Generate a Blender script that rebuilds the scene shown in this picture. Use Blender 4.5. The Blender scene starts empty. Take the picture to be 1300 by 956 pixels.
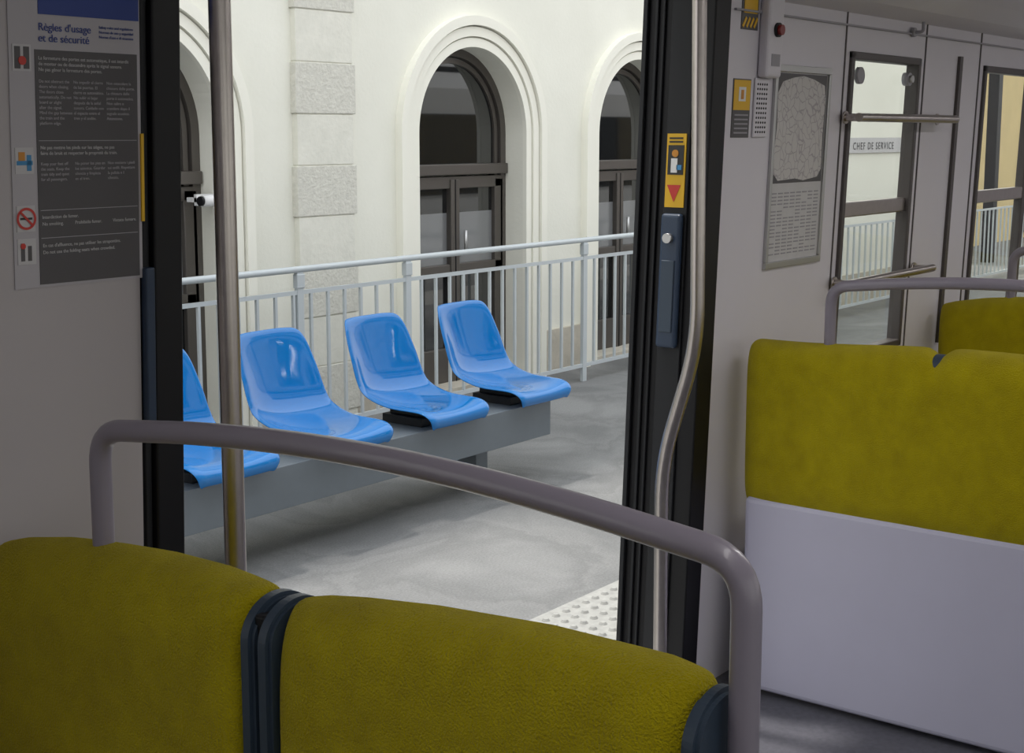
import bpy, bmesh, math, random
from mathutils import Vector, Matrix
random.seed(4)
S = bpy.context.scene
COL = S.collection
S.view_settings.view_transform = 'Standard'
LEAN = 0.0367

# ------------------------------------------------------------ materials
def mat(name, col, rough=0.5, metal=0.0, var=0.0, vscale=8.0, bump=0.0, bscale=60.0,
        coat=0.0, spec=0.5, col2=None, sheen=0.0, emis=0.0):
    m = bpy.data.materials.new(name); m.use_nodes = True
    nt = m.node_tree; b = nt.nodes['Principled BSDF']
    b.inputs['Base Color'].default_value = (*col, 1)
    b.inputs['Roughness'].default_value = rough
    b.inputs['Metallic'].default_value = metal
    b.inputs['Coat Weight'].default_value = coat
    b.inputs['Coat Roughness'].default_value = 0.04
    b.inputs['Specular IOR Level'].default_value = spec
    b.inputs['Sheen Weight'].default_value = sheen
    tc = nt.nodes.new('ShaderNodeTexCoord')
    if var or col2:
        n = nt.nodes.new('ShaderNodeTexNoise'); n.inputs['Scale'].default_value = vscale
        n.inputs['Detail'].default_value = 6; n.inputs['Roughness'].default_value = 0.6
        nt.links.new(tc.outputs['Object'], n.inputs['Vector'])
        r = nt.nodes.new('ShaderNodeValToRGB')
        r.color_ramp.elements[0].position = 0.3; r.color_ramp.elements[1].position = 0.7
        c2 = col2 if col2 else tuple(min(1, c*(1+var)) for c in col)
        c1 = col if col2 else tuple(c*(1-var) for c in col)
        r.color_ramp.elements[0].color = (*c1, 1); r.color_ramp.elements[1].color = (*c2, 1)
        nt.links.new(n.outputs['Fac'], r.inputs['Fac'])
        nt.links.new(r.outputs['Color'], b.inputs['Base Color'])
    if bump:
        n2 = nt.nodes.new('ShaderNodeTexNoise'); n2.inputs['Scale'].default_value = bscale
        n2.inputs['Detail'].default_value = 5
        nt.links.new(tc.outputs['Object'], n2.inputs['Vector'])
        bp = nt.nodes.new('ShaderNodeBump'); bp.inputs['Strength'].default_value = bump
        bp.inputs['Distance'].default_value = 0.01
        nt.links.new(n2.outputs['Fac'], bp.inputs['Height'])
        nt.links.new(bp.outputs['Normal'], b.inputs['Normal'])
    return m

def glassmat(name, tint=(0.94, 0.95, 0.93), refl=0.06):
    m = bpy.data.materials.new(name); m.use_nodes = True
    nt = m.node_tree; nt.nodes.clear()
    o = nt.nodes.new('ShaderNodeOutputMaterial'); mx = nt.nodes.new('ShaderNodeMixShader')
    t = nt.nodes.new('ShaderNodeBsdfTransparent'); g = nt.nodes.new('ShaderNodeBsdfGlossy')
    t.inputs['Color'].default_value = (*tint, 1); g.inputs['Roughness'].default_value = 0.02
    mx.inputs['Fac'].default_value = refl
    nt.links.new(t.outputs[0], mx.inputs[1]); nt.links.new(g.outputs[0], mx.inputs[2])
    nt.links.new(mx.outputs[0], o.inputs['Surface'])
    return m

def asphaltmat():
    m = mat('asphalt', (0.20, 0.20, 0.195), 0.7, bump=0.3, bscale=150)
    nt = m.node_tree; b = nt.nodes['Principled BSDF']
    tc = nt.nodes.new('ShaderNodeTexCoord')
    n1 = nt.nodes.new('ShaderNodeTexNoise'); n1.inputs['Scale'].default_value = 1.1; n1.inputs['Detail'].default_value = 7
    n1.inputs['Roughness'].default_value = .55; n1.inputs['Distortion'].default_value = .6
    n2 = nt.nodes.new('ShaderNodeTexNoise'); n2.inputs['Scale'].default_value = 110; n2.inputs['Detail'].default_value = 3
    r1 = nt.nodes.new('ShaderNodeValToRGB'); e = r1.color_ramp.elements
    e[0].position = .36; e[0].color = (.155, .158, .16, 1); e[1].position = .62; e[1].color = (.245, .247, .247, 1)
    x = e.new(.47); x.color = (.205, .207, .207, 1)
    x = e.new(.495); x.color = (.17, .172, .173, 1)
    r2 = nt.nodes.new('ShaderNodeValToRGB'); e = r2.color_ramp.elements
    e[0].position = .3; e[0].color = (.82, .82, .82, 1); e[1].position = .7; e[1].color = (1.12, 1.12, 1.12, 1)
    mx = nt.nodes.new('ShaderNodeMix'); mx.data_type = 'RGBA'; mx.blend_type = 'MULTIPLY'; mx.inputs[0].default_value = 1
    nt.links.new(tc.outputs['Object'], n1.inputs['Vector']); nt.links.new(tc.outputs['Object'], n2.inputs['Vector'])
    nt.links.new(n1.outputs['Fac'], r1.inputs['Fac']); nt.links.new(n2.outputs['Fac'], r2.inputs['Fac'])
    nt.links.new(r1.outputs['Color'], mx.inputs[6]); nt.links.new(r2.outputs['Color'], mx.inputs[7])
    nt.links.new(mx.outputs[2], b.inputs['Base Color'])
    return m

M = {}
M['panel'] = mat('panel_lilac_grey', (0.66, 0.635, 0.69), 0.42, var=0.03, vscale=2)
M['panel_warm_dim'] = mat('panel_warm_grey_dimmed', (0.46, 0.43, 0.44), 0.42, var=0.03, vscale=2)  # warm grey panel, darkened in its colour for the dimmer left side
M['panel_dk'] = mat('panel_grey', (0.30, 0.29, 0.32), 0.45)
M['shell'] = mat('seat_shell_plastic', (0.57, 0.56, 0.71), 0.36, var=0.03, vscale=3)
M['ceil'] = mat('ceiling_panel', (0.42, 0.40, 0.42), 0.5)
M['floor'] = mat('vinyl_floor', (0.10, 0.10, 0.12), 0.5, var=0.2, vscale=60)
M['fabric'] = mat('moquette_olive', (0.43, 0.345, 0.001), 0.95, bump=0.8, bscale=380, sheen=0.1,
                  col2=(0.56, 0.46, 0.002), vscale=18, spec=0.12)
M['trim'] = mat('seat_trim_slate', (0.035, 0.055, 0.085), 0.45)
M['handle'] = mat('handle_lilac', (0.25, 0.225, 0.275), 0.36, coat=0.25)
M['steel'] = mat('brushed_steel', (0.50, 0.46, 0.44), 0.30, metal=1.0, var=0.05, vscale=40)
M['alu'] = mat('aluminium', (0.5, 0.5, 0.5), 0.4, metal=0.9)
M['black'] = mat('black_rubber', (0.006, 0.006, 0.008), 0.45, spec=.3)
M['dark'] = mat('dark_charcoal', (0.016, 0.017, 0.02), 0.5, spec=.3)
M['brownframe'] = mat('window_frame_dark', (0.075, 0.065, 0.065), 0.45)
M['slate'] = mat('lock_slate', (0.025, 0.045, 0.085), 0.4)
M['white'] = mat('white_paint', (0.75, 0.75, 0.75), 0.5)
M['paper'] = mat('paper', (0.55, 0.54, 0.55), 0.5, var=0.04, vscale=20)
M['notice'] = mat('notice_light', (0.45, 0.43, 0.46), 0.45)
M['noticegrey'] = mat('notice_grey', (0.085, 0.08, 0.085), 0.5)
M['navy'] = mat('navy_ink', (0.02, 0.05, 0.25), 0.5)
M['red'] = mat('red_ink', (0.55, 0.03, 0.02), 0.4)
M['darkred'] = mat('button_dark_red', (0.20, 0.012, 0.01), 0.3)
M['yellow'] = mat('yellow_sticker', (0.75, 0.44, 0.01), 0.45)
M['inkblk'] = mat('ink_black', (0.02, 0.02, 0.02), 0.5)
M['orange'] = mat('orange_ink', (0.6, 0.25, 0.03), 0.5)
M['bluei'] = mat('blue_ink', (0.05, 0.25, 0.5), 0.5)
M['blueplastic'] = mat('blue_plastic', (0.0005, 0.165, 0.50), 0.08, coat=0.25, var=0.03, vscale=3, spec=.5)
M['beam'] = mat('painted_steel_bluegrey', (0.15, 0.175, 0.20), 0.45, var=0.06, vscale=5)
M['rail'] = mat('railing_paint', (0.54, 0.585, 0.61), 0.4, metal=0.1)
M['asphalt'] = asphaltmat()
M['stud'] = mat('tactile_paving', (0.34, 0.34, 0.325), 0.75, var=0.15, vscale=25)
M['render'] = mat('lime_render', (0.80, 0.795, 0.71), 0.9, bump=0.15, bscale=40, col2=(0.87, 0.865, 0.78), vscale=1.2)
M['mould'] = mat('stucco_moulding', (0.89, 0.88, 0.79), 0.85)
M['stone'] = mat('quoin_stone', (0.60, 0.59, 0.53), 0.9, bump=0.6, bscale=55, col2=(0.72, 0.71, 0.64), vscale=28)
M['stone2'] = mat('quoin_stone_light', (0.72, 0.715, 0.64), 0.9, bump=0.3, bscale=40, col2=(0.80, 0.79, 0.71), vscale=10)
M['plinth'] = mat('plinth_stone', (0.54, 0.50, 0.42), 0.9, bump=0.4, bscale=30, var=0.15, vscale=6)
M['bronze'] = mat('door_bronze', (0.12, 0.108, 0.098), 0.35, metal=0.5)
M['dglass'] = mat('dark_window_glass', (0.010, 0.011, 0.012), 0.02, spec=1.0, coat=.5)
M['reflpane'] = mat('pane_painted_reflection', (0.20, 0.205, 0.21), 0.12, spec=1.0)  # dark glass too; its bright reflection is painted in as lighter grey
M['glass'] = glassmat('train_glass')
M['yellowwall'] = mat('yellow_render', (0.80, 0.64, 0.34), 0.9, var=0.05, vscale=2)
M['gravel'] = mat('ballast', (0.20, 0.19, 0.17), 0.95, bump=1.0, bscale=30, var=0.4, vscale=30)
M['trainskin'] = mat('train_skin', (0.70, 0.71, 0.73), 0.35, metal=0.2)
M['trainred'] = mat('train_door_red', (0.22, 0.03, 0.02), 0.35)
M['zinc'] = mat('zinc_roof', (0.3, 0.31, 0.33), 0.5)

# ------------------------------------------------------------ helpers
def link(o, parent=None):
    COL.objects.link(o)
    if parent is not None:
        o.parent = parent
    return o

def empty(name, loc=(0, 0, 0), rot=(0, 0, 0)):
    e = bpy.data.objects.new(name, None); e.empty_display_size = 0.1
    e.location = loc; e.rotation_euler = rot
    COL.objects.link(e); return e

def newobj(name, me, parent=None, m=None, smooth=False):
    if m: me.materials.append(m)
    if smooth:
        for p in me.polygons: p.use_smooth = True
    o = bpy.data.objects.new(name, me)
    return link(o, parent)

def boxes(name, lst, m, parent=None, bevel=0.0, lean=False, loc=None):
    """one mesh from several boxes (x0,x1,y0,y1,z0,z1)"""
    bm = bmesh.new()
    for (x0, x1, y0, y1, z0, z1) in lst:
        r = bmesh.ops.create_cube(bm, size=1)
        for v in r['verts']:
            v.co.x = x0 + (v.co.x+.5)*(x1-x0)
            v.co.y = y0 + (v.co.y+.5)*(y1-y0)
            v.co.z = z0 + (v.co.z+.5)*(z1-z0)
    if bevel:
        bmesh.ops.bevel(bm, geom=bm.edges[:], offset=bevel, segments=3, affect='EDGES', profile=0.5)
    if lean:
        for v in bm.verts: v.co.y -= LEAN*(v.co.z-1.4)
    me = bpy.data.meshes.new(name); bm.to_mesh(me); bm.free()
    o = newobj(name, me, parent, m)
    if loc: o.location = loc
    return o

def box(name, x0, x1, y0, y1, z0, z1, m, parent=None, bevel=0.0, lean=False):
    return boxes(name, [(x0, x1, y0, y1, z0, z1)], m, parent, bevel, lean)

def cyl(name, p, r, h, axis, m, parent=None, seg=32, bevel=0.0, r2=None):
    bm = bmesh.new()
    bmesh.ops.create_cone(bm, cap_ends=True, segments=seg, radius1=r, radius2=r if r2 is None else r2, depth=h)
    if axis == 'X': bmesh.ops.rotate(bm, verts=bm.verts, matrix=Matrix.Rotation(math.pi/2, 3, 'Y'))
    if axis == 'Y': bmesh.ops.rotate(bm, verts=bm.verts, matrix=Matrix.Rotation(math.pi/2, 3, 'X'))
    bmesh.ops.translate(bm, verts=bm.verts, vec=p)
    me = bpy.data.meshes.new(name); bm.to_mesh(me); bm.free()
    o = newobj(name, me, parent, m)
    for q in me.polygons:
        if len(q.vertices) == 4: q.use_smooth = True
    return o

def fillet(pts, rad, n=8):
    pts = [Vector(p) for p in pts]; out = [pts[0]]
    for i in range(1, len(pts)-1):
        a, b, c = pts[i-1], pts[i], pts[i+1]
        r = min(rad, (a-b).length*.49, (c-b).length*.49)
        p0 = b+(a-b).normalized()*r; p1 = b+(c-b).normalized()*r
        for k in range(n+1):
            t = k/n
            out.append(p0*(1-t)**2+b*2*t*(1-t)+p1*t*t)
    out.append(pts[-1]); return out

def tube(name, pts, r, m, parent=None, rad=0.0):
    if rad: pts = fillet(pts, rad)
    cu = bpy.data.curves.new(name+'_c', 'CURVE'); cu.dimensions = '3D'
    cu.bevel_depth = r; cu.bevel_resolution = 6; cu.use_fill_caps = True
    sp = cu.splines.new('POLY'); sp.points.add(len(pts)-1)
    for i, p in enumerate(pts): sp.points[i].co = (*p, 1)
    tmp = bpy.data.objects.new('tmp', cu); COL.objects.link(tmp)
    bpy.context.view_layer.update()
    me = bpy.data.meshes.new_from_object(tmp.evaluated_get(bpy.context.evaluated_depsgraph_get()))
    bpy.data.objects.remove(tmp); bpy.data.curves.remove(cu)
    me.materials.clear()
    return newobj(name, me, parent, m, smooth=True)

def text(name, body, size, loc, m, parent, align='LEFT', spacing=1.0, line=1.0, rot=(math.pi/2, 0, 0), ext=0.0003):
    cu = bpy.data.curves.new(name+'_c', 'FONT'); cu.body = body; cu.size = size
    cu.align_x = align; cu.align_y = 'TOP'; cu.space_character = spacing; cu.space_line = line; cu.extrude = ext
    tmp = bpy.data.objects.new('tmp', cu); COL.objects.link(tmp)
    bpy.context.view_layer.update()
    me = bpy.data.meshes.new_from_object(tmp.evaluated_get(bpy.context.evaluated_depsgraph_get()))
    bpy.data.objects.remove(tmp); bpy.data.curves.remove(cu)
    me.materials.clear()
    o = newobj(name, me, parent, m); o.location = loc; o.rotation_euler = rot
    return o

def wy(z): return 1.75-LEAN*(z-1.4)
def wallroot(name, x, z, off=0.0):
    return empty(name, (x, wy(z)-off, z), (math.atan(LEAN), 0, 0))

# ------------------------------------------------------------ camera
cam_d = bpy.data.cameras.new('camera'); cam = bpy.data.objects.new('camera', cam_d); COL.objects.link(cam)
cam_d.lens = 50; cam_d.sensor_width = 36; cam_d.sensor_fit = 'HORIZONTAL'; cam_d.shift_y = -45/1300
cam_d.clip_start = 0.05
cam.location = (0, 0, 1.7)
cam.rotation_euler = (math.radians(90-8.3), 0, math.radians(37.5-90))
S.camera = cam

# ------------------------------------------------------------ train shell
FZ = 0.25
ZT = 2.05
def wall_side(name, y0, y1, segs, m, lean):
    return boxes(name, [(a, b, y0, y1, c, d) for (a, b, c, d) in segs], m, None, 0, lean)
WIN = [(-1.2, .4), (3.82, 4.33), (4.90, 6.4)]
W = [(-3, -1.2, 0.25, ZT), (0.4, 1.354, 0.25, ZT)]
for (a, b) in WIN[:1]:
    W += [(a, b, .25, 1.03), (a, b, 1.93, ZT)]
wall_side('wall_door_side_rear', 1.75, 1.775, W, M['panel_warm_dim'], True)
W = [(3.12, 3.82, 0.25, ZT), (4.33, 4.90, 0.25, ZT), (6.4, 9, 0.25, ZT)]
for (a, b) in WIN[1:]:
    W += [(a, b, .25, 1.03), (a, b, 1.93, ZT)]
wall_side('wall_door_side_front', 1.75, 1.775, W, M['panel'], True)
SK = [(-3, -1.3, -.6, 3.0), (0.5, 1.40, -.6, 3.0), (3.14, 3.75, -.6, 3.0), (4.52, 4.82, -.6, 3.0), (6.8, 9, -.6, 3.0),
      (1.40, 3.14, -.6, .2), (1.40, 3.14, 2.27, 3.0)]
for (a, b) in [(-1.3, .5), (3.75, 4.52), (4.82, 6.8)]:
    SK += [(a, b, -.6, .95), (a, b, 2.0, 3.0)]
wall_side('wall_outer_skin', 1.80, 1.86, SK, M['trainskin'], True)
boxes('trim_outer_band', [(-3, 9, 1.862, 1.875, 2.30, 2.42), (-3, 9, 1.862, 1.872, 2.62, 2.66)], M['dark'], None, 0, True)
OPP = [(-3, -2.4, .25, 2.35), (9, 8.7, .25, 2.35), (-2.4, 8.7, .25, .98), (-2.4, 8.7, 1.98, 2.35)]
for k in range(5):
    x = -2.4+k*2.2
    OPP.append((x-.12, x+.12, .98, 1.98))
boxes('wall_opposite_side', [(min(a, b), max(a, b), -1.16, -1.05, c, d) for (a, b, c, d) in OPP], M['panel'])
box('wall_rear_end', -3.1, -3.0, -1.16, 1.93, -.6, 3.0, M['panel'])
box('wall_front_end', 9.0, 9.1, -1.16, 1.8, -.6, 3.0, M['panel'])
box('floor', -3, 9, -1.05, 1.90, 0.15, FZ, M['floor'])
box('ceiling', -3, 9, -1.16, 1.9, 2.36, 2.45, M['ceil'])
def cove():
    prof = [(1.74, 2.03), (1.66, 2.06), (1.60, 2.10), (1.40, 2.28), (1.36, 2.36), (1.42, 2.37), (1.75, 2.12)]
    bm = bmesh.new(); L = [[bm.verts.new((x, y, z)) for (y, z) in prof] for x in (-3, 9)]
    n = len(prof)
    for i in range(n):
        bm.faces.new((L[0][i], L[0][(i+1) % n], L[1][(i+1) % n], L[1][i]))
    bm.faces.new(L[0]); bm.faces.new(L[1][::-1]); bmesh.ops.recalc_face_normals(bm, faces=bm.faces)
    me = bpy.data.meshes.new('cove'); bm.to_mesh(me); bm.free()
    newobj('trim_cove', me, None, M['panel'])
cove()
box('trim_cove_groove', 3.14, 9, 1.720, 1.727, 1.998, 2.003, M['panel_dk'])
box('train_roof', -3.1, 9.1, -1.2, 1.85, 3.0, 3.25, M['zinc'])

# neighbouring carriage of the same train (seen mirrored in the station's glazing)
cg = empty('train_carriage', (0, 0, 0))
def carriage(x0, x1):
    prof = [(1.84, -.6), (1.86, .9), (1.84, 2.2), (1.72, 2.7), (1.45, 3.05), (.9, 3.25), (-.2, 3.25), (-.75, 3.05), (-1.02, 2.7), (-1.14, 2.2), (-1.16, .9), (-1.14, -.6)]
    bm = bmesh.new(); L = [[bm.verts.new((x, y, z)) for (y, z) in prof] for x in (x0, x1)]
    n = len(prof)
    for i in range(n):
        bm.faces.new((L[0][i], L[0][(i+1) % n], L[1][(i+1) % n], L[1][i]))
    bm.faces.new(L[0]); bm.faces.new(L[1][::-1]); bmesh.ops.recalc_face_normals(bm, faces=bm.faces)
    me = bpy.data.meshes.new('body'); bm.to_mesh(me); bm.free()
    newobj('body', me, cg, M['trainskin'])
    x = x0+.5; i = 0
    wn = []; rd = []
    while x < x1-1.8:
        if i % 4 == 2:
            rd += [(x, x+.62, 1.84, 1.872, .2, 2.12), (x+.66, x+1.28, 1.84, 1.872, .2, 2.12)]
            wn += [(x+.14, x+.48, 1.86, 1.878, .95, 1.95), (x+.80, x+1.14, 1.86, 1.878, .95, 1.95)]
        else:
            wn.append((x, x+1.35, 1.84, 1.874, 1.02, 1.92))
        x += 1.62; i += 1
    boxes('carriage_windows', wn, M['dglass'], cg, .01)
    boxes('carriage_doors', rd, M['trainred'], cg, .01)
    boxes('roof_gutter', [(x0, x1, 1.72, 1.80, 2.38, 2.44)], M['dark'], cg)
carriage(9.5, 30)

# door opening surround
dl = empty('door_1', (0, 0, 0))
box('left_gap', 1.354, 1.376, 1.765, 1.86, FZ, ZT, M['panel_dk'], dl, 0, True)
box('left_jamb_rubber', 1.376, 1.43, 1.742, 1.90, FZ, 2.25, M['black'], dl, 0.004, True)
box('left_jamb_bead', 1.362, 1.374, 1.752, 1.77, FZ, ZT, M['dark'], dl, 0.002, True)
box('left_lock_box', 1.357, 1.374, 1.738, 1.752, 1.24, 1.50, M['slate'], dl, 0.003, True)
box('left_warning_strip', 1.356, 1.361, 1.745, 1.752, 1.57, 1.70, M['yellow'], dl, 0, True)
box('right_jamb', 3.045, 3.12, 1.745, 1.945, FZ, 2.25, M['black'], dl, 0.004, True)
boxes('right_jamb_ridges', [(3.033, 3.045, 1.930, 1.943, FZ, 2.2), (3.037, 3.045, 1.902, 1.910, FZ, 2.2),
                            (3.037, 3.045, 1.882, 1.888, FZ, 2.2)], M['dark'], dl, 0.002, True)
box('right_jamb_face', 3.037, 3.045, 1.795, 1.862, FZ, 2.2, M['dark'], dl, 0.002, True)
box('door_header', 1.43, 3.045, 1.745, 1.93, 2.16, 2.26, M['black'], dl, 0, True)
box('door_sill', 1.43, 3.045, 1.80, 1.98, .2, .262, M['alu'], dl, 0.004)
lk = empty('door_lock_panel', (0, 0, 0))
box('housing', 3.018, 3.037, 1.800, 1.857, 1.17, 1.505, M['slate'], lk, 0.008, True)
box('recess', 3.014, 3.019, 1.810, 1.847, 1.21, 1.39, M['trim'], lk, 0.002, True)
cyl('knob', (3.012, 1.828, 1.445), 0.012, 0.014, 'X', M['alu'], lk)
st = empty('door_warning_sticker', (0, 0, 0))
box('backing', 3.034, 3.037, 1.803, 1.857, 1.52, 1.70, M['yellow'], st, 0, True)
box('picture', 3.0325, 3.034, 1.808, 1.852, 1.60, 1.672, M['inkblk'], st, 0, True)
box('figure', 3.031, 3.0325, 1.824, 1.842, 1.605, 1.64, M['white'], st, 0, True)
box('figure_arm', 3.031, 3.0325, 1.812, 1.826, 1.612, 1.624, M['bluei'], st, 0, True)
cyl('figure_head', (3.0318, 1.822, 1.652), .009, .002, 'X', M['orange'], st)
bm = bmesh.new()
vv = [bm.verts.new((3.0328, 1.845, 1.575)), bm.verts.new((3.0328, 1.806, 1.575)), bm.verts.new((3.0328, 1.826, 1.533))]
bm.faces.new(vv); me = bpy.data.meshes.new('tri'); bm.to_mesh(me); bm.free()
newobj('triangle', me, st, M['red'])
boxes('caption_lines', [(3.0326, 3.034, 1.812, 1.85, z, z+.004) for z in (1.678, 1.687)], M['inkblk'], st, 0, True)

def window(name, x0, x1, z0=1.03, z1=1.93, mid=1.48, fr=0.022, fm='brownframe', mull=None):
    w = empty(name)
    L = [(x0, x0+fr, 1.740, 1.782, z0, z1), (x1-fr, x1, 1.740, 1.782, z0, z1),
         (x0, x1, 1.740, 1.782, z0, z0+fr), (x0, x1, 1.740, 1.782, z1-fr, z1)]
    if mull: L.append((mull-.02, mull+.02, 1.75, 1.782, z0, z1))
    boxes('frame', L, M[fm], w, 0.004, True)
    box('mid_bar', x0+fr, x1-fr, 1.752, 1.78, mid-.022, mid+.022, M['steel'], w, 0.004, True)
    box('pane', x0+fr*.6, x1-fr*.6, 1.766, 1.769, z0+fr*.6, z1-fr*.6, M['glass'], w, 0, True)
    return w
w1 = window('window_1', 3.82, 4.33)
cyl('latch', (4.25, 1.735, 1.865), .020, .02, 'Y', M['panel_dk'], w1)
cyl('latch_ring', (4.25, 1.722, 1.865), .011, .012, 'Y', M['alu'], w1)
cyl('latch_left', (3.90, 1.735, 1.865), .024, .012, 'Y', M['panel_dk'], w1)
window('window_2', 4.90, 6.4, mull=5.45)
window('window_3', -1.2, .4)
w4 = empty('window_4')
for k in range(5):
    x = -2.28+k*2.2
    box('pane_%d' % k, x, x+1.96, -1.11, -1.105, .98, 1.98, M['glass'], w4)
    boxes('frame_%d' % k, [(x, x+.03, -1.15, -1.04, .98, 1.98), (x+1.93, x+1.96, -1.15, -1.04, .98, 1.98),
          (x, x+1.96, -1.15, -1.04, .98, 1.01), (x, x+1.96, -1.15, -1.04, 1.95, 1.98)], M['dark'], w4)

for nm, zz, xe in (('window_grab_rail', 1.745, 4.52), ('window_grab_rail', 1.275, 4.42)):
    rr = empty(nm)
    y = wy(zz)
    tube('bar', [(3.775, y-.06, zz), (xe, y-.06, zz)], 0.0125, M['steel'], rr)
    for i, xx in enumerate((3.79, xe-.04)):
        tube('bracket_%d' % i, [(xx, y-.06, zz), (xx, y-.014, zz)], 0.011, M['steel'], rr)
        cyl('rosette_%d' % i, (xx, y-.014, zz), .018, .005, 'Y', M['steel'], rr)
boxes('trim_pillar_seams', [(4.37, 4.376, 1.747, 1.752, FZ, ZT), (4.655, 4.68, 1.740, 1.752, 1.0, 1.95),
      (4.855, 4.862, 1.747, 1.752, FZ, ZT), (3.785, 3.79, 1.747, 1.752, FZ, ZT)], M['brownframe'], None, 0, True)
ck = empty('coat_hook', (4.25, wy(2.0)-.008, 2.005))
cyl('base', (0, 0, 0), .014, .012, 'Y', M['panel_dk'], ck)
tube('hook', [(0, -.005, 0), (0, -.03, 0), (0, -.03, .03)], .005, M['panel_dk'], ck, .01)

# ------------------------------------------------------------ poles
tube('grab_pole', [(1.415, 1.62, FZ), (1.415, 1.62, 2.36)], .0165, M['steel'])
tube('grab_pole', [(2.93, 1.780, FZ), (2.93, 1.785, .90), (2.93, 1.692, 1.20), (2.93, 1.704, 2.16)], .0175, M['steel'], None, .10)

# ------------------------------------------------------------ seats
def puff(name, y0, y1, z0, ztf, xc, T, m, parent, p=5.0, crn=0.02, sag=0.0, N=44):
    """upholstered pad; ztf(Y) gives the top edge height, corners rounded by crn"""
    K = 34
    bm = bmesh.new()
    for s in (-1, 1):
        rows = []
        for i in range(N+1):
            a = -math.cos(math.pi*i/N) if N < 60 else -1+2*i/N
            if N >= 60: a = math.sin(a*math.pi/2)*.35+a*.65
            row = []
            k_ = 2*crn/(y1-y0)
            e = max(0, abs(a)-(1-k_))/k_
            rnd = crn*(1-math.sqrt(max(0, 1-e*e)))
            Y = y0+(a+1)/2*(y1-y0)
            top = ztf(Y)-rnd; bot = z0+rnd*.6-sag*(1-a*a)
            for j in range(K+1):
                b = -math.cos(math.pi*j/K)
                q = 14 if (y1-y0) < .7 else 24
                th = T/2*(max(0, 1-abs(a)**q))**(1/2.6)*(max(0, 1-abs(b)**p))**(1/2.2)
                if abs(a) > .9999 or abs(b) > .9999: th = 0
                row.append(bm.verts.new((xc+s*th, Y, bot+(b+1)/2*(top-bot))))
            rows.append(row)
        for i in range(N):
            for j in range(K):
                f = (rows[i][j], rows[i+1][j], rows[i+1][j+1], rows[i][j+1])
                bm.faces.new(f if s < 0 else f[::-1])
    bmesh.ops.remove_doubles(bm, verts=bm.verts, dist=1e-5)
    bmesh.ops.recalc_face_normals(bm, faces=bm.faces)
    me = bpy.data.meshes.new(name); bm.to_mesh(me); bm.free()
    return newobj(name, me, parent, m, smooth=True)

def interp(tab):
    def f(y):
        if y <= tab[0][0]: return tab[0][1]
        for (a, b), (c, d) in zip(tab, tab[1:]):
            if y <= c:
                return b+(d-b)*(y-a)/(c-a)
        return tab[-1][1]
    return f

def ins_mesh(name, X, ya, yb, z0, ztop, wid, m, e):
    """slate strap running up the front, over the top and down the back of the pads"""
    bm = bmesh.new()
    n = 24; rings = []
    for i in range(n+1):
        ang = math.pi*i/n
        rings.append((X-math.cos(ang)*wid, ztop-wid*.9+math.sin(ang)*wid*.9))
    path = [(X-wid, z0)]+rings+[(X+wid, z0)]
    loops = [[bm.verts.new((x, ya, z)), bm.verts.new((x, yb, z))] for (x, z) in path]
    for a, b in zip(loops, loops[1:]):
        bm.faces.new((a[0], a[1], b[1], b[0]))
    bm.faces.new([l[0] for l in loops]); bm.faces.new([l[1] for l in loops][::-1])
    bm.faces.new((loops[0][0], loops[0][1], loops[-1][1], loops[-1][0]))
    bmesh.ops.recalc_face_normals(bm, faces=bm.faces)
    be = [ed for ed in bm.edges if abs(ed.verts[0].co.y-ed.verts[1].co.y) < .01 and len(ed.link_faces) == 2 and any(len(f.verts) > 4 for f in ed.link_faces)]
    bmesh.ops.bevel(bm, geom=be, offset=.005, segments=2, affect='EDGES')
    me = bpy.data.meshes.new(name); bm.to_mesh(me); bm.free()
    return newobj(name, me, e, m)

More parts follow.
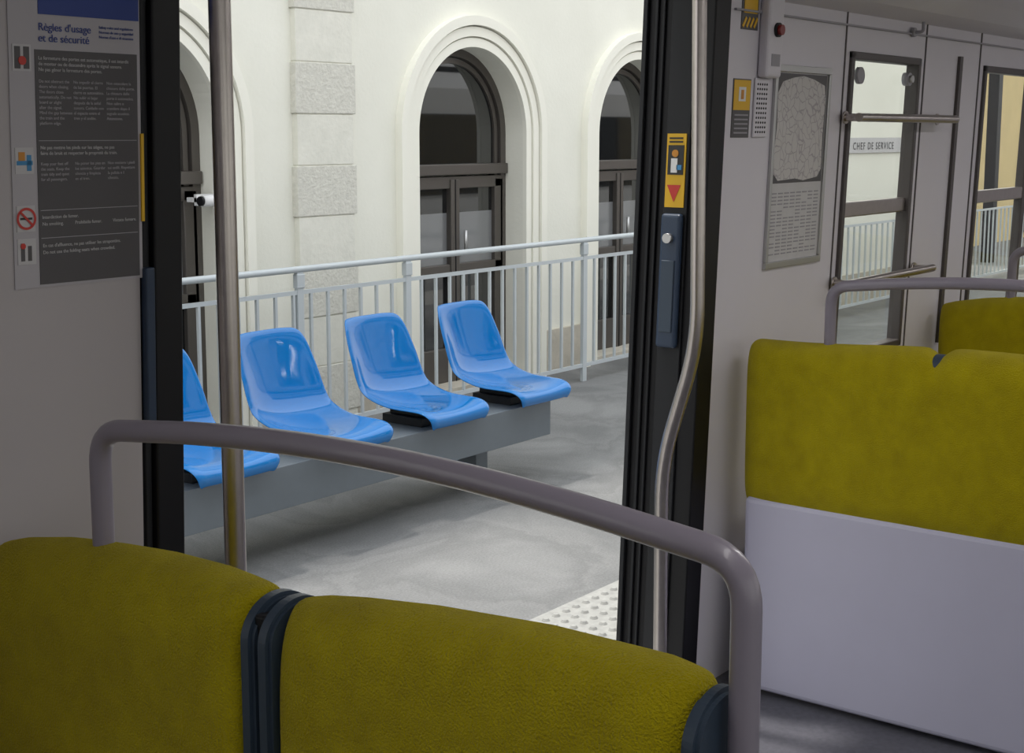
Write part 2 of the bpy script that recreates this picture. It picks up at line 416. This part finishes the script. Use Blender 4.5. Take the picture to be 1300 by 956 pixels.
def train_seat(X, s, kind='front'):
    e = empty('passenger_seat', (X, 1.16, FZ))
    def P(o):
        o.location = (-X, -1.16, -FZ); return o
    if kind == 'front':
        fa = interp([(.60, 1.212), (.66, 1.219), (.80, 1.218), (.95, 1.207), (1.05, 1.195), (1.10, 1.187), (1.15, 1.175)])
        fw = interp([(1.16, 1.172), (1.20, 1.182), (1.28, 1.188), (1.38, 1.187), (1.48, 1.180), (1.58, 1.170), (1.68, 1.152), (1.74, 1.135)])
        P(puff('back_cushion_aisle', .606, 1.142, .75, fa, X, .12, M['fabric'], e, sag=.008, crn=.014))
        P(puff('back_cushion_wall', 1.184, 1.725, .75, fw, X, .12, M['fabric'], e, sag=.008, crn=.014))
        P(ins_mesh('strap_aisle', X, 1.138, 1.160, .78, 1.178, .053, M['trim'], e))
        P(ins_mesh('strap_wall', X, 1.166, 1.188, .78, 1.178, .053, M['trim'], e))
        P(box('strap_gap', X-.042, X+.042, 1.155, 1.172, .78, 1.163, M['black'], e, .004))
        P(ins_mesh('strap_end', X, .592, .611, .70, 1.203, .052, M['trim'], e))
    else:
        def fz(y):
            z = 1.186+.03*(1.55-y)
            z -= .022*math.exp(-((y-1.215)/.022)**2)
            z += .004*math.cos((y-1.21)*9)
            return z
        P(puff('back_cushion', .606, 1.715, .745, fz, X, .12, M['fabric'], e, p=6, sag=.006, N=120, crn=.03))
        P(ins_mesh('clip', X, 1.199, 1.231, 1.08, 1.184, .044, M['trim'], e))
        P(ins_mesh('strap_end', X, .592, .611, .70, 1.19, .050, M['trim'], e))
    xa, xb = sorted((X-s*.052, X-s*.012))
    P(box('back_shell', xa, xb, .62, 1.70, .262, .775, M['shell'], e, .015))
    xa, xb = sorted((X-s*.01, X+s*.075))
    P(box('lumbar_cushion_aisle', xa, xb, .63, 1.138, .66, .80, M['fabric'], e, .02))
    P(box('lumbar_cushion_wall', xa, xb, 1.19, 1.70, .66, .80, M['fabric'], e, .02))
    xa, xb = sorted((X-s*.0, X+s*.50))
    P(box('seat_cushion_aisle', xa, xb, .63, 1.145, .60, .70, M['fabric'], e, .03))
    P(box('seat_cushion_wall', xa, xb, 1.20, 1.70, .60, .70, M['fabric'], e, .03))
    xa, xb = sorted((X-s*.01, X+s*.47))
    P(box('seat_base', xa, xb, .64, 1.69, .53, .605, M['shell'], e, .015))
    xa, xb = sorted((X+s*.08, X+s*.34))
    P(box('pedestal', xa, xb, .95, 1.40, FZ, .54, M['panel_dk'], e, .015))
    ya, yb = .574, 1.500
    arc = []
    for k in range(0, 21):
        t = k/20
        arc.append((X, ya+t*(yb-ya), 1.322+.036*math.sin(math.pi*t)**.8))
    f = [Vector((X, ya, .72))]+fillet([(X, ya, .75), (X, ya, 1.326), arc[2]], .045)+[Vector(q) for q in arc[2:19]]
    f += fillet([arc[18], (X, yb, 1.326), (X, yb, 1.10)], .045)
    P(tube('handrail', f, .0142, M['handle'], e))
    P(tube('handrail_mount', [(X, ya, .78), (X, .62, .78)], .012, M['handle'], e))
    return e
train_seat(1.09, -1)
train_seat(3.25, 1, 'back')
train_seat(4.60, -1)
train_seat(5.95, 1, 'back')

# ------------------------------------------------------------ safety notice (left)
sn = wallroot('safety_notice', 1.14, 1.485)
def lb(name, x0, x1, z0, z1, m, root, y0=-.002, th=.001):
    return box(name, x0, x1, y0-th, y0, z0, z1, m, root)
lb('sheet', 0, .218, 0, .52, M['notice'], sn, 0, .002)
lb('blue_band', .047, .216, .378, .515, M['navy'], sn)
lb('grey_block', .040, .212, .004, .330, M['noticegrey'], sn)
for i, z in enumerate((.205, .108, .069)):
    lb('rule_%d' % i, .043, .209, z, z+.0008, M['notice'], sn, -.003, .0005)
text('title', "Règles d'usage\net de sécurité", .0150, (.046, -.0032, .368), M['navy'], sn, line=1.0)
text('title_small', "Safety rules and regulations\nNormas de uso y seguridad\nNorme d'uso e di sicurezza", .0054, (.146, -.0032, .368), M['navy'], sn, line=1.25)
txt1 = ["Do not obstruct the\ndoors when closing.\nThe doors close\nautomatically. Do not\nboard or alight\nafter the signal.\nMind the gap between\nthe train and the\nplatform edge.",
        "No impedir el cierre\nde las puertas. El\ncierre es automático.\nNo subir ni bajar\ndespués de la señal\nsonora. Cuidado con\nel espacio entre el\ntren y el andén.",
        "Non ostacolare la\nchiusura delle porte.\nLa chiusura delle\nporte è automatica.\nNon salire o\nscendere dopo il\nsegnale acustico.\nAttenzione."]
text('text_head', "La fermeture des portes est automatique, il est interdit\nde monter ou de descendre après le signal sonore.\nNe pas gêner la fermeture des portes.", .0068, (.045, -.0032, .322), M['paper'], sn, line=1.15)
for i, t in enumerate(txt1):
    text('text_col_%d' % i, t, .0060, (.045+i*.056, -.0032, .290), M['notice'], sn, line=1.2)
text('text_head_2', "Ne pas mettre les pieds sur les sièges, ne pas\nfaire de bruit et respecter la propreté du train.", .0068, (.045, -.0032, .199), M['paper'], sn, line=1.15)
for i, t in enumerate(["Keep your feet off\nthe seats. Keep the\ntrain tidy and quiet\nfor all passengers.", "No poner los pies en\nlos asientos. Guardar\nsilencio y limpieza\nen el tren.", "Non mettere i piedi\nsui sedili. Rispettare\nla pulizia e il\nsilenzio."]):
    text('text_col2_%d' % i, t, .0060, (.045+i*.056, -.0032, .176), M['notice'], sn, line=1.2)
text('text_3', "Interdiction de fumer.\nNo smoking.          Prohibido fumar.          Vietato fumare.", .0068, (.045, -.0032, .102), M['paper'], sn, line=1.4)
text('text_4', "En cas d'affluence, ne pas utiliser les strapontins.\nDo not use the folding seats when crowded.", .0068, (.045, -.0032, .062), M['paper'], sn, line=1.4)
for i, (z, kind) in enumerate(((.300, 'door'), (.160, 'feet'), (.080, 'smoke'), (.034, 'fold'))):
    lb('picto_%d' % i, .005, .034, z, z+.036, M['paper'], sn)
    if kind == 'door':
        lb('picto_door_a', .008, .017, z+.003, z+.033, M['noticegrey'], sn, -.003, .0005)
        lb('picto_door_b', .022, .031, z+.003, z+.033, M['noticegrey'], sn, -.003, .0005)
        cyl('picto_dot', (.0195, -.004, z+.014), .006, .001, 'Y', M['red'], sn)
    elif kind == 'feet':
        lb('picto_feet_a', .007, .032, z+.012, z+.018, M['bluei'], sn, -.003, .0005)
        lb('picto_feet_b', .010, .020, z+.018, z+.030, M['orange'], sn, -.003, .0005)
        lb('picto_feet_c', .023, .030, z+.004, z+.026, M['bluei'], sn, -.003, .0005)
    elif kind == 'smoke':
        bm = bmesh.new()
        o = []
        for r in (.0155, .012):
            o.append([bm.verts.new((.0195+r*math.cos(a*math.tau/32), -.004, z+.018+r*math.sin(a*math.tau/32))) for a in range(32)])
        for a in range(32):
            bm.faces.new((o[0][a], o[0][(a+1) % 32], o[1][(a+1) % 32], o[1][a]))
        me = bpy.data.meshes.new('ring'); bm.to_mesh(me); bm.free()
        newobj('picto_ring', me, sn, M['red'])
        lb('picto_cig', .010, .029, z+.0165, z+.0195, M['inkblk'], sn, -.003, .0005)
        sl = box('picto_slash', -.0135, .0135, -.0006, 0, -.0015, .0015, M['red'], sn)
        sl.location = (.0195, -.004, z+.018); sl.rotation_euler = (0, math.radians(45), 0)
    else:
        lb('picto_fold_a', .010, .016, z+.005, z+.030, M['noticegrey'], sn, -.003, .0005)
        lb('picto_fold_b', .021, .027, z+.005, z+.026, M['noticegrey'], sn, -.003, .0005)
        cyl('picto_fold_c', (.013, -.004, z+.026), .004, .001, 'Y', M['red'], sn)

# ------------------------------------------------------------ route map poster (right)
rp = wallroot('route_map_poster', 3.365, 1.345)
PW = .330
boxes('frame', [(0, PW, -.010, 0, 0, .018), (0, PW, -.010, 0, .515, .533), (0, .014, -.010, 0, .018, .515), (PW-.014, PW, -.010, 0, .018, .515)], M['alu'], rp, .002)
lb('sheet', .014, PW-.014, .018, .515, M['paper'], rp, 0, .003)
def mapmat():
    m = bpy.data.materials.new('printed_map'); m.use_nodes = True; nt = m.node_tree; b = nt.nodes['Principled BSDF']
    tc = nt.nodes.new('ShaderNodeTexCoord'); v = nt.nodes.new('ShaderNodeTexVoronoi'); v.feature = 'DISTANCE_TO_EDGE'
    v.inputs['Scale'].default_value = 34
    n = nt.nodes.new('ShaderNodeTexNoise'); n.inputs['Scale'].default_value = 14
    mp = nt.nodes.new('ShaderNodeVectorMath'); mp.operation = 'ADD'
    sc = nt.nodes.new('ShaderNodeVectorMath'); sc.operation = 'SCALE'; sc.inputs['Scale'].default_value = .08
    nt.links.new(tc.outputs['Object'], n.inputs['Vector']); nt.links.new(n.outputs['Color'], sc.inputs[0])
    nt.links.new(tc.outputs['Object'], mp.inputs[0]); nt.links.new(sc.outputs[0], mp.inputs[1])
    nt.links.new(mp.outputs[0], v.inputs['Vector'])
    r = nt.nodes.new('ShaderNodeValToRGB'); r.color_ramp.elements[0].position = .02; r.color_ramp.elements[1].position = .06
    r.color_ramp.elements[0].color = (.36, .33, .35, 1); r.color_ramp.elements[1].color = (.56, .54, .53, 1)
    nt.links.new(v.outputs['Distance'], r.inputs['Fac']); nt.links.new(r.outputs['Color'], b.inputs['Base Color'])
    b.inputs['Roughness'].default_value = .3
    return m
M['map'] = mapmat()
lb('map_field', .018, PW-.018, .225, .512, M['noticegrey'], rp, -.003, .0008)
bm = bmesh.new()
poly = [(.024, .25), (.05, .232), (.15, .236), (.20, .230), (.285, .238), (.306, .26), (.303, .34), (.305, .40), (.308, .45), (.298, .485), (.23, .50), (.17, .507), (.11, .502), (.05, .49), (.024, .46), (.029, .38), (.023, .32)]
bm.faces.new([bm.verts.new((x, -.0045, z)) for x, z in poly])
me = bpy.data.meshes.new('map'); bm.to_mesh(me); bm.free(); newobj('map', me, rp, M['map'])
boxes('timetable_columns', [(.026+c*.0355, .052+c*.0355, -.0038, -.003, .035+r*.0095, .0385+r*.0095) for c in range(8) for r in range(18) if random.random() > .12], M['panel_dk'], rp)

eu = wallroot('emergency_call_unit', 3.272, 1.84)
box('housing', 0, .082, -.030, 0, 0, .22, M['panel'], eu, .01)
cyl('button_ring', (.042, -.032, .12), .018, .01, 'Y', M['dark'], eu)
cyl('button', (.042, -.039, .12), .013, .014, 'Y', M['darkred'], eu)
lb('label', .02, .065, .03, .06, M['panel_dk'], eu, -.030)
hz = wallroot('hazard_label', 3.178, 1.955)
lb('sheet', 0, .085, 0, .085, M['noticegrey'], hz, 0, .002)
lb('text_block', .01, .078, .04, .08, M['yellow'], hz)
for i in range(4):
    o = box('stripe_%d' % i, -.004, .004, -.001, 0, -.014, .014, M['yellow'], hz)
    o.location = (.014+i*.019, -.0025, .018); o.rotation_euler = (0, math.radians(35), 0)
isn = wallroot('instruction_sticker', 3.155, 1.69)
lb('grey_part', 0, .09, 0, .145, M['noticegrey'], isn, 0, .002)
lb('yellow_part', .003, .087, .068, .142, M['yellow'], isn)
lb('pictogram', .027, .063, .09, .125, M['white'], isn, -.003, .0005)
lb('pictogram_bar', .038, .052, .095, .118, M['orange'], isn, -.0036, .0005)
boxes('lines', [(.01, .08, -.0035, -.002, .01+i*.011, .014+i*.011) for i in range(5)], M['panel_dk'], isn)
sp = wallroot('intercom_speaker', 3.262, 1.69)
box('plate', 0, .072, -.006, 0, 0, .15, M['panel'], sp, .004)
bm = bmesh.new()
for i in range(5):
    for j in range(11):
        r = bmesh.ops.create_cone(bm, cap_ends=True, segments=10, radius1=.003, radius2=.003, depth=.001)
        bmesh.ops.rotate(bm, verts=r['verts'], matrix=Matrix.Rotation(math.pi/2, 3, 'X'))
        bmesh.ops.translate(bm, verts=r['verts'], vec=(.012+i*.012, -.0065, .014+j*.012))
me = bpy.data.meshes.new('holes'); bm.to_mesh(me); bm.free(); newobj('perforations', me, sp, M['dark'])

# ------------------------------------------------------------ platform
box('platform', -12, 45, 2.89, 12, -1, 0, M['asphalt'])
box('platform_edge', -12, 45, 2.06, 2.89, -1, 0, M['stud'])
bm = bmesh.new()
for i in range(90):
    for j in range(10):
        x = 1.2+i*.062+(0.031 if j % 2 else 0); y = 2.30+j*.06
        if y > 2.87: continue
        r = bmesh.ops.create_cone(bm, cap_ends=True, segments=10, radius1=.016, radius2=.010, depth=.009)
        bmesh.ops.translate(bm, verts=r['verts'], vec=(x, y, .0045))
me = bpy.data.meshes.new('studs'); bm.to_mesh(me); bm.free()
newobj('tactile_studs', me, None, M['stud'])
box('track_ground', -40, 60, -30, 2.06, -1.1, -1.0, M['gravel'])

# ------------------------------------------------------------ bench + seats
bb = empty('bench_beam')
box('beam_front', 2.3, 5.66, 4.10, 4.12, .21, .385, M['beam'], bb, .003)
box('beam_top', 2.3, 5.66, 4.12, 4.42, .365, .385, M['beam'], bb, .003)
box('beam_back', 2.3, 5.66, 4.42, 4.44, .21, .385, M['beam'], bb, .003)
boxes('beam_caps', [(2.3, 2.31, 4.12, 4.42, .22, .365), (5.64, 5.65, 4.12, 4.42, .22, .365)], M['beam'], bb)
for i, x in enumerate((3.0, 5.26)):
    box('leg_%d' % i, x-.045, x+.045, 4.22, 4.34, 0.013, .37, M['beam'], bb, .004)
    box('foot_%d' % i, x-.08, x+.08, 4.16, 4.40, 0.001, .013, M['beam'], bb, .003)

PROF = [(.450, -.052), (.462, -.034), (.464, -.014), (.448, .002), (.412, .010), (.36, .012), (.29, .012), (.22, .014), (.15, .020), (.09, .032),
        (.038, .054), (.004, .090), (-.020, .138), (-.040, .195), (-.058, .255), (-.074, .315), (-.086, .362), (-.096, .390), (-.106, .402), (-.118, .398)]
WID = [.37, .395, .415, .43, .44, .447, .452, .456, .458, .460, .460, .458, .454, .447, .436, .420, .396, .362, .318, .285]
def plastic_seat(x):
    e = empty('plastic_seat', (x, 4.50, .385))
    bm = bmesh.new(); K = 20; rows = []
    n = len(PROF)
    for i, (f, h) in enumerate(PROF):
        a = PROF[max(0, i-1)]; b = PROF[min(n-1, i+1)]
        t = Vector((b[0]-a[0], b[1]-a[1])).normalized()
        nrm = Vector((-t.y, t.x))
        if nrm.dot(Vector((.3, .6))) < 0: nrm = -nrm
        dish = .026 if i < 8 else .026+.032*min(1, (i-7)/4)
        if i < 4: dish = .004+.005*i
        lip = .012
        if i > n-7:
            k_ = (n-1-i)/6
            dish *= k_; lip *= k_
            if i > n-4: nrm = Vector((.85, .5)).normalized()
        row = []
        for k in range(K+1):
            s = -1+2*k/K
            d = dish*abs(s)**2.2
            if abs(s) > .94: d -= lip
            ff = f+nrm.x*d; hh = h+nrm.y*d
            if i > n-5: hh -= .012*abs(s)**4*(i-(n-5))/4
            row.append(bm.verts.new((s*WID[i]/2, -ff, .062+hh)))
        rows.append(row)
    for i in range(n-1):
        for k in range(K):
            bm.faces.new((rows[i][k], rows[i][k+1], rows[i+1][k+1], rows[i+1][k]))
    bmesh.ops.recalc_face_normals(bm, faces=bm.faces)
    me = bpy.data.meshes.new('shell'); bm.to_mesh(me); bm.free()
    o = newobj('shell', me, e, M['blueplastic'], True)
    so = o.modifiers.new('s', 'SOLIDIFY'); so.thickness = .009; so.offset = 0
    sb = o.modifiers.new('b', 'SUBSURF'); sb.levels = 2; sb.render_levels = 2
    box('mount', -.13, .13, -.34, -.10, 0, .040, M['dark'], e, .004)
    box('mount_plate', -.10, .10, -.32, -.12, .040, .062, M['dark'], e, .003)
    return e
for x in (5.54, 4.88, 4.22, 3.56, 2.90):
    plastic_seat(x)

# ------------------------------------------------------------ railing
rg = empty('platform_railing')
YR = 5.53
X0, X1 = .8, 26.0
tube('top_rail', [(X0, YR, .98), (X1, YR, .98)], .018, M['rail'], rg)
box('second_rail', X0, X1, YR-.008, YR+.008, .845, .867, M['rail'], rg)
box('bottom_rail', X0, X1, YR-.008, YR+.008, .10, .125, M['rail'], rg)
posts = [.8, 2.56, 4.4, 5.33, 6.2, 8.02]+[9.84+1.82*i for i in range(9)]
boxes('posts', [(x-.022, x+.022, YR-.012, YR+.012, 0.001, .965) for x in posts], M['rail'], rg)
boxes('post_collars', [(x-.028, x+.028, YR-.018, YR+.018, .88, .955) for x in posts], M['rail'], rg, .004)
bl = []
x = X0+.065
while x < X1:
    if min(abs(x-p) for p in posts) > .04:
        bl.append((x-.008, x+.008, YR-.008, YR+.008, .125, .845))
    x += .13
boxes('balusters', bl, M['rail'], rg)

# ------------------------------------------------------------ station building
sb = empty('station_building')
YB = 5.90; R = .555; SPR = 1.70; BH = 6.0; DEP = .21
ARCH = [1.87, 4.57, 7.27, 9.26, 11.25]
def facade():
    bm = bmesh.new()
    def quad(*p):
        bm.faces.new([bm.verts.new(q) for q in p])
    xs = [-3.0]
    for c in ARCH:
        quad((xs[-1], YB, 0), (c-R, YB, 0), (c-R, YB, BH), (xs[-1], YB, BH))
        n = 32
        pts = [(c-R*math.cos(math.pi*i/n), SPR+R*math.sin(math.pi*i/n)) for i in range(n+1)]
        for i in range(n):
            a, b = pts[i], pts[i+1]
            quad((a[0], YB, a[1]), (b[0], YB, b[1]), (b[0], YB, BH), (a[0], YB, BH))
            quad((a[0], YB, a[1]), (a[0], YB+DEP, a[1]), (b[0], YB+DEP, b[1]), (b[0], YB, b[1]))
        quad((c-R, YB, 0), (c-R, YB+DEP, 0), (c-R, YB+DEP, SPR), (c-R, YB, SPR))
        quad((c+R, YB, 0), (c+R, YB, SPR), (c+R, YB+DEP, SPR), (c+R, YB+DEP, 0))
        xs.append(c+R)
    quad((xs[-1], YB, 0), (15.5, YB, 0), (15.5, YB, BH), (xs[-1], YB, BH))
    quad((15.5, YB, 0), (15.5, 9, 0), (15.5, 9, BH), (15.5, YB, BH))
    me = bpy.data.meshes.new('facade'); bm.to_mesh(me); bm.free()
    newobj('facade', me, sb, M['render'])
facade()
box('core', -3, 15.49, YB+DEP+.08, 9, 0.001, BH, M['render'], sb)
box('roof', -3.2, 15.7, YB-.25, 9.2, BH, BH+.25, M['zinc'], sb)

def band(name, c, r0, r1, y0, m, z0=0.001, n=40, parent=sb, yb=YB+.01, r1y=None):
    bm = bmesh.new(); rings = []
    prm = [('L', z0)]+[('A', math.pi*i/n) for i in range(n+1)]+[('R', z0)]
    for k, v in prm:
        if k == 'L': a, b = (c-r0, v), (c-r1, v)
        elif k == 'R': a, b = (c+r0, v), (c+r1, v)
        else:
            a = (c-r0*math.cos(v), SPR+r0*math.sin(v)); b = (c-r1*math.cos(v), SPR+r1*math.sin(v))
        rings.append([bm.verts.new((a[0], y0, a[1])), bm.verts.new((b[0], y0 if r1y is None else r1y, b[1])), bm.verts.new((b[0], yb, b[1])), bm.verts.new((a[0], yb, a[1]))])
    for i in range(len(rings)-1):
        for q in range(4):
            bm.faces.new((rings[i][q], rings[i][(q+1) % 4], rings[i+1][(q+1) % 4], rings[i+1][q]))
    bm.faces.new(rings[0]); bm.faces.new(rings[-1][::-1])
    bmesh.ops.recalc_face_normals(bm, faces=bm.faces)
    me = bpy.data.meshes.new(name); bm.to_mesh(me); bm.free()
    return newobj(name, me, parent, m)

for ai, c in enumerate(ARCH):
    band('moulding_inner_%d' % ai, c, R-.002, R+.055, YB-.022, M['mould'])
    band('moulding_mid_%d' % ai, c, R+.065, R+.125, YB-.034, M['mould'])
    band('moulding_outer_%d' % ai, c, R+.135, R+.195, YB-.055, M['mould'])
    d = empty('door_%d' % (ai+2))
    yd = YB+DEP-.05
    band('arch_frame', c, R-.055, R+.0, yd, M['bronze'], parent=d, yb=YB+DEP+.02)
    band('arch_frame_inner', c, R-.10, R-.065, yd+.02, M['bronze'], parent=d, yb=YB+DEP+.02)
    bx = [(c-R+.01, c+R-.01, yd-.03, yd+.05, 1.43, 1.50),
          (c-.045, c+.045, yd-.01, yd+.05, .05, 1.40),
          (c-R+.03, c-R+.12, yd, yd+.05, .05, 1.40), (c+R-.12, c+R-.03, yd, yd+.05, .05, 1.40),
          (c-R+.05, c+R-.05, yd, yd+.05, 1.34, 1.42),
          (c-R+.05, c+R-.05, yd, yd+.05, .05, .28),
          (c-R+.05, c+R-.05, yd, yd+.05, .76, .84)]
    boxes('frame', bx, M['bronze'], d, .006)
    boxes('joint_line', [(c-.004, c+.004, yd-.013, yd-.009, .05, 1.40)], M['black'], d)
    bm = bmesh.new(); n = 32
    vs = [bm.verts.new((c-(R-.03)*math.cos(math.pi*i/n), yd+.035, SPR+(R-.03)*math.sin(math.pi*i/n))) for i in range(n+1)]
    vs = [bm.verts.new((c-R+.03, yd+.035, 1.49))]+vs+[bm.verts.new((c+R-.03, yd+.035, 1.49))]
    bm.faces.new(vs); me = bpy.data.meshes.new('g'); bm.to_mesh(me); bm.free()
    newobj('fanlight', me, d, M['dglass'])
    box('panes_upper', c-R+.08, c+R-.08, yd+.03, yd+.04, 1.18, 1.36, M['dglass'], d)
    box('panes_reflection', c-R+.08, c+R-.08, yd+.03, yd+.04, .80, 1.18, M['reflpane'], d)  # plain glazing, coloured lighter to stand for a reflection
    box('panes_lower', c-R+.08, c+R-.08, yd+.03, yd+.04, .20, .78, M['dglass'], d)
    box('threshold', c-R, c+R, YB-.02, YB+DEP+.05, 0.001, .05, M['plinth'], d)
    cyl('handle', (c+.08, yd-.03, .98), .012, .16, 'Z', M['alu'], d)

q = empty('quoin_pilaster')
box('backing', 5.665, 6.115, YB-.036, YB+.01, .001, BH-.01, M['stone2'], q)
z = .07; i = 0
while z < BH-.3:
    h = .29
    w = (5.66, 6.11) if i % 2 else (5.65, 6.13)
    box('block_%d' % i, w[0], w[1], YB-(.042 if i % 2 else .046), YB+.01, z+.003, z+h-.003, M['stone'] if i % 2 == 0 else M['stone2'], q, .004)
    z += h; i += 1
pl = [-3.0]
segs = []
for c in ARCH:
    segs.append((pl[-1], c-R-.2)); pl.append(c+R+.2)
segs.append((pl[-1], 15.5))
boxes('trim_plinth', [(a, b, YB-.03, YB+.01, 0.001, .32) for a, b in segs], M['plinth'])
sc = empty('surveillance_camera', (5.0, YB+.03, 1.35))
cyl('body', (0, -.10, 0), .030, .13, 'X', M['white'], sc)
cyl('lens', (-.07, -.10, 0), .025, .02, 'X', M['black'], sc)
box('arm', .0, .03, -.10, .10, -.012, .012, M['white'], sc)
box('bracket', .0, .12, .02, .04, -.03, .03, M['white'], sc)

sg = empty('service_sign', (13.12, YB-.01, 1.53))
box('band', -.55, 1.45, -.01, 0, -.02, .13, M['paper'], sg, .002)
text('lettering', "CHEF DE SERVICE", .10, (0, -.013, .095), M['inkblk'], sg, spacing=1.3)
dp = empty('drain_pipe')
tube('pipe', [(15.1, YB-.07, 0.001), (15.1, YB-.07, 6)], .05, M['zinc'], dp)

an = empty('annex_building')
box('walls', 18.5, 34, 7.6, 11.8, 0.001, 3.6, M['yellowwall'], an)
box('roof', 18.2, 34.3, 7.2, 12.3, 3.6, 3.8, M['zinc'], an)
boxes('shutters', [(x, x+1.0, 7.56, 7.6, .1, 2.3) for x in (20.2, 23.4, 26.6)], M['bronze'], an, .01)
boxes('shutter_glass', [(x+.15, x+.85, 7.54, 7.56, 1.0, 2.1) for x in (20.2, 23.4, 26.6)], M['dglass'], an)
cn = empty('canopy_frame')
L = [(16, 34, 6.45, 6.55, 2.62, 2.70), (16, 34, 6.45, 6.55, 3.0, 3.08)]
for k in range(7): L.append((16+k*2.9-.07, 16+k*2.9+.07, 6.43, 6.57, 0.001, 3.0))
boxes('members', L, M['dark'], cn)
for k in range(36):
    tube('lattice_%d' % k, [(16+k*.5, 6.5, 2.68 if k % 2 else 3.02), (16.5+k*.5, 6.5, 3.02 if k % 2 else 2.68)], .022, M['dark'], cn)

# ------------------------------------------------------------ lighting
w = bpy.data.worlds.new('world'); S.world = w; w.use_nodes = True
nt = w.node_tree; bg = nt.nodes['Background']
tc = nt.nodes.new('ShaderNodeTexCoord'); sep = nt.nodes.new('ShaderNodeSeparateXYZ')
rp_ = nt.nodes.new('ShaderNodeValToRGB')
nt.links.new(tc.outputs['Generated'], sep.inputs[0]); nt.links.new(sep.outputs['Z'], rp_.inputs['Fac'])
e = rp_.color_ramp.elements
e[0].color = (.56, .55, .54, 1); e[1].color = (.92, .96, 1, 1); e[1].position = .85
k = e.new(.35); k.color = (.64, .64, .635, 1)
nt.links.new(rp_.outputs['Color'], bg.inputs['Color']); bg.inputs['Strength'].default_value = 2.15

sd = bpy.data.lights.new('sun', 'SUN'); sd.energy = 3.2; sd.angle = math.radians(4); sd.color = (1, .95, .88)
so = bpy.data.objects.new('sun', sd); COL.objects.link(so)
dirv = Vector((.4, -1.75, -6.2))
so.rotation_euler = dirv.to_track_quat('-Z', 'Y').to_euler(); so.location = (0, 10, 12)

lp = empty('ceiling_lamp')
for k, x in enumerate((-1.8, .6, 3.0, 5.4, 7.6)):
    ld = bpy.data.lights.new('lamp', 'AREA'); ld.shape = 'RECTANGLE'; ld.size = 1.6; ld.size_y = .15
    ld.energy = (4, 5.5, 11, 10, 8)[k]; ld.color = (1, .97, .95)
    lo = bpy.data.objects.new('tube_%d' % k, ld); COL.objects.link(lo); lo.parent = lp
    lo.location = (x, .35, 2.33)
    boxes('housing_%d' % k, [(x-.85, x+.85, .25, .27, 2.31, 2.36), (x-.85, x+.85, .43, .45, 2.31, 2.36)], M['alu'], lp)
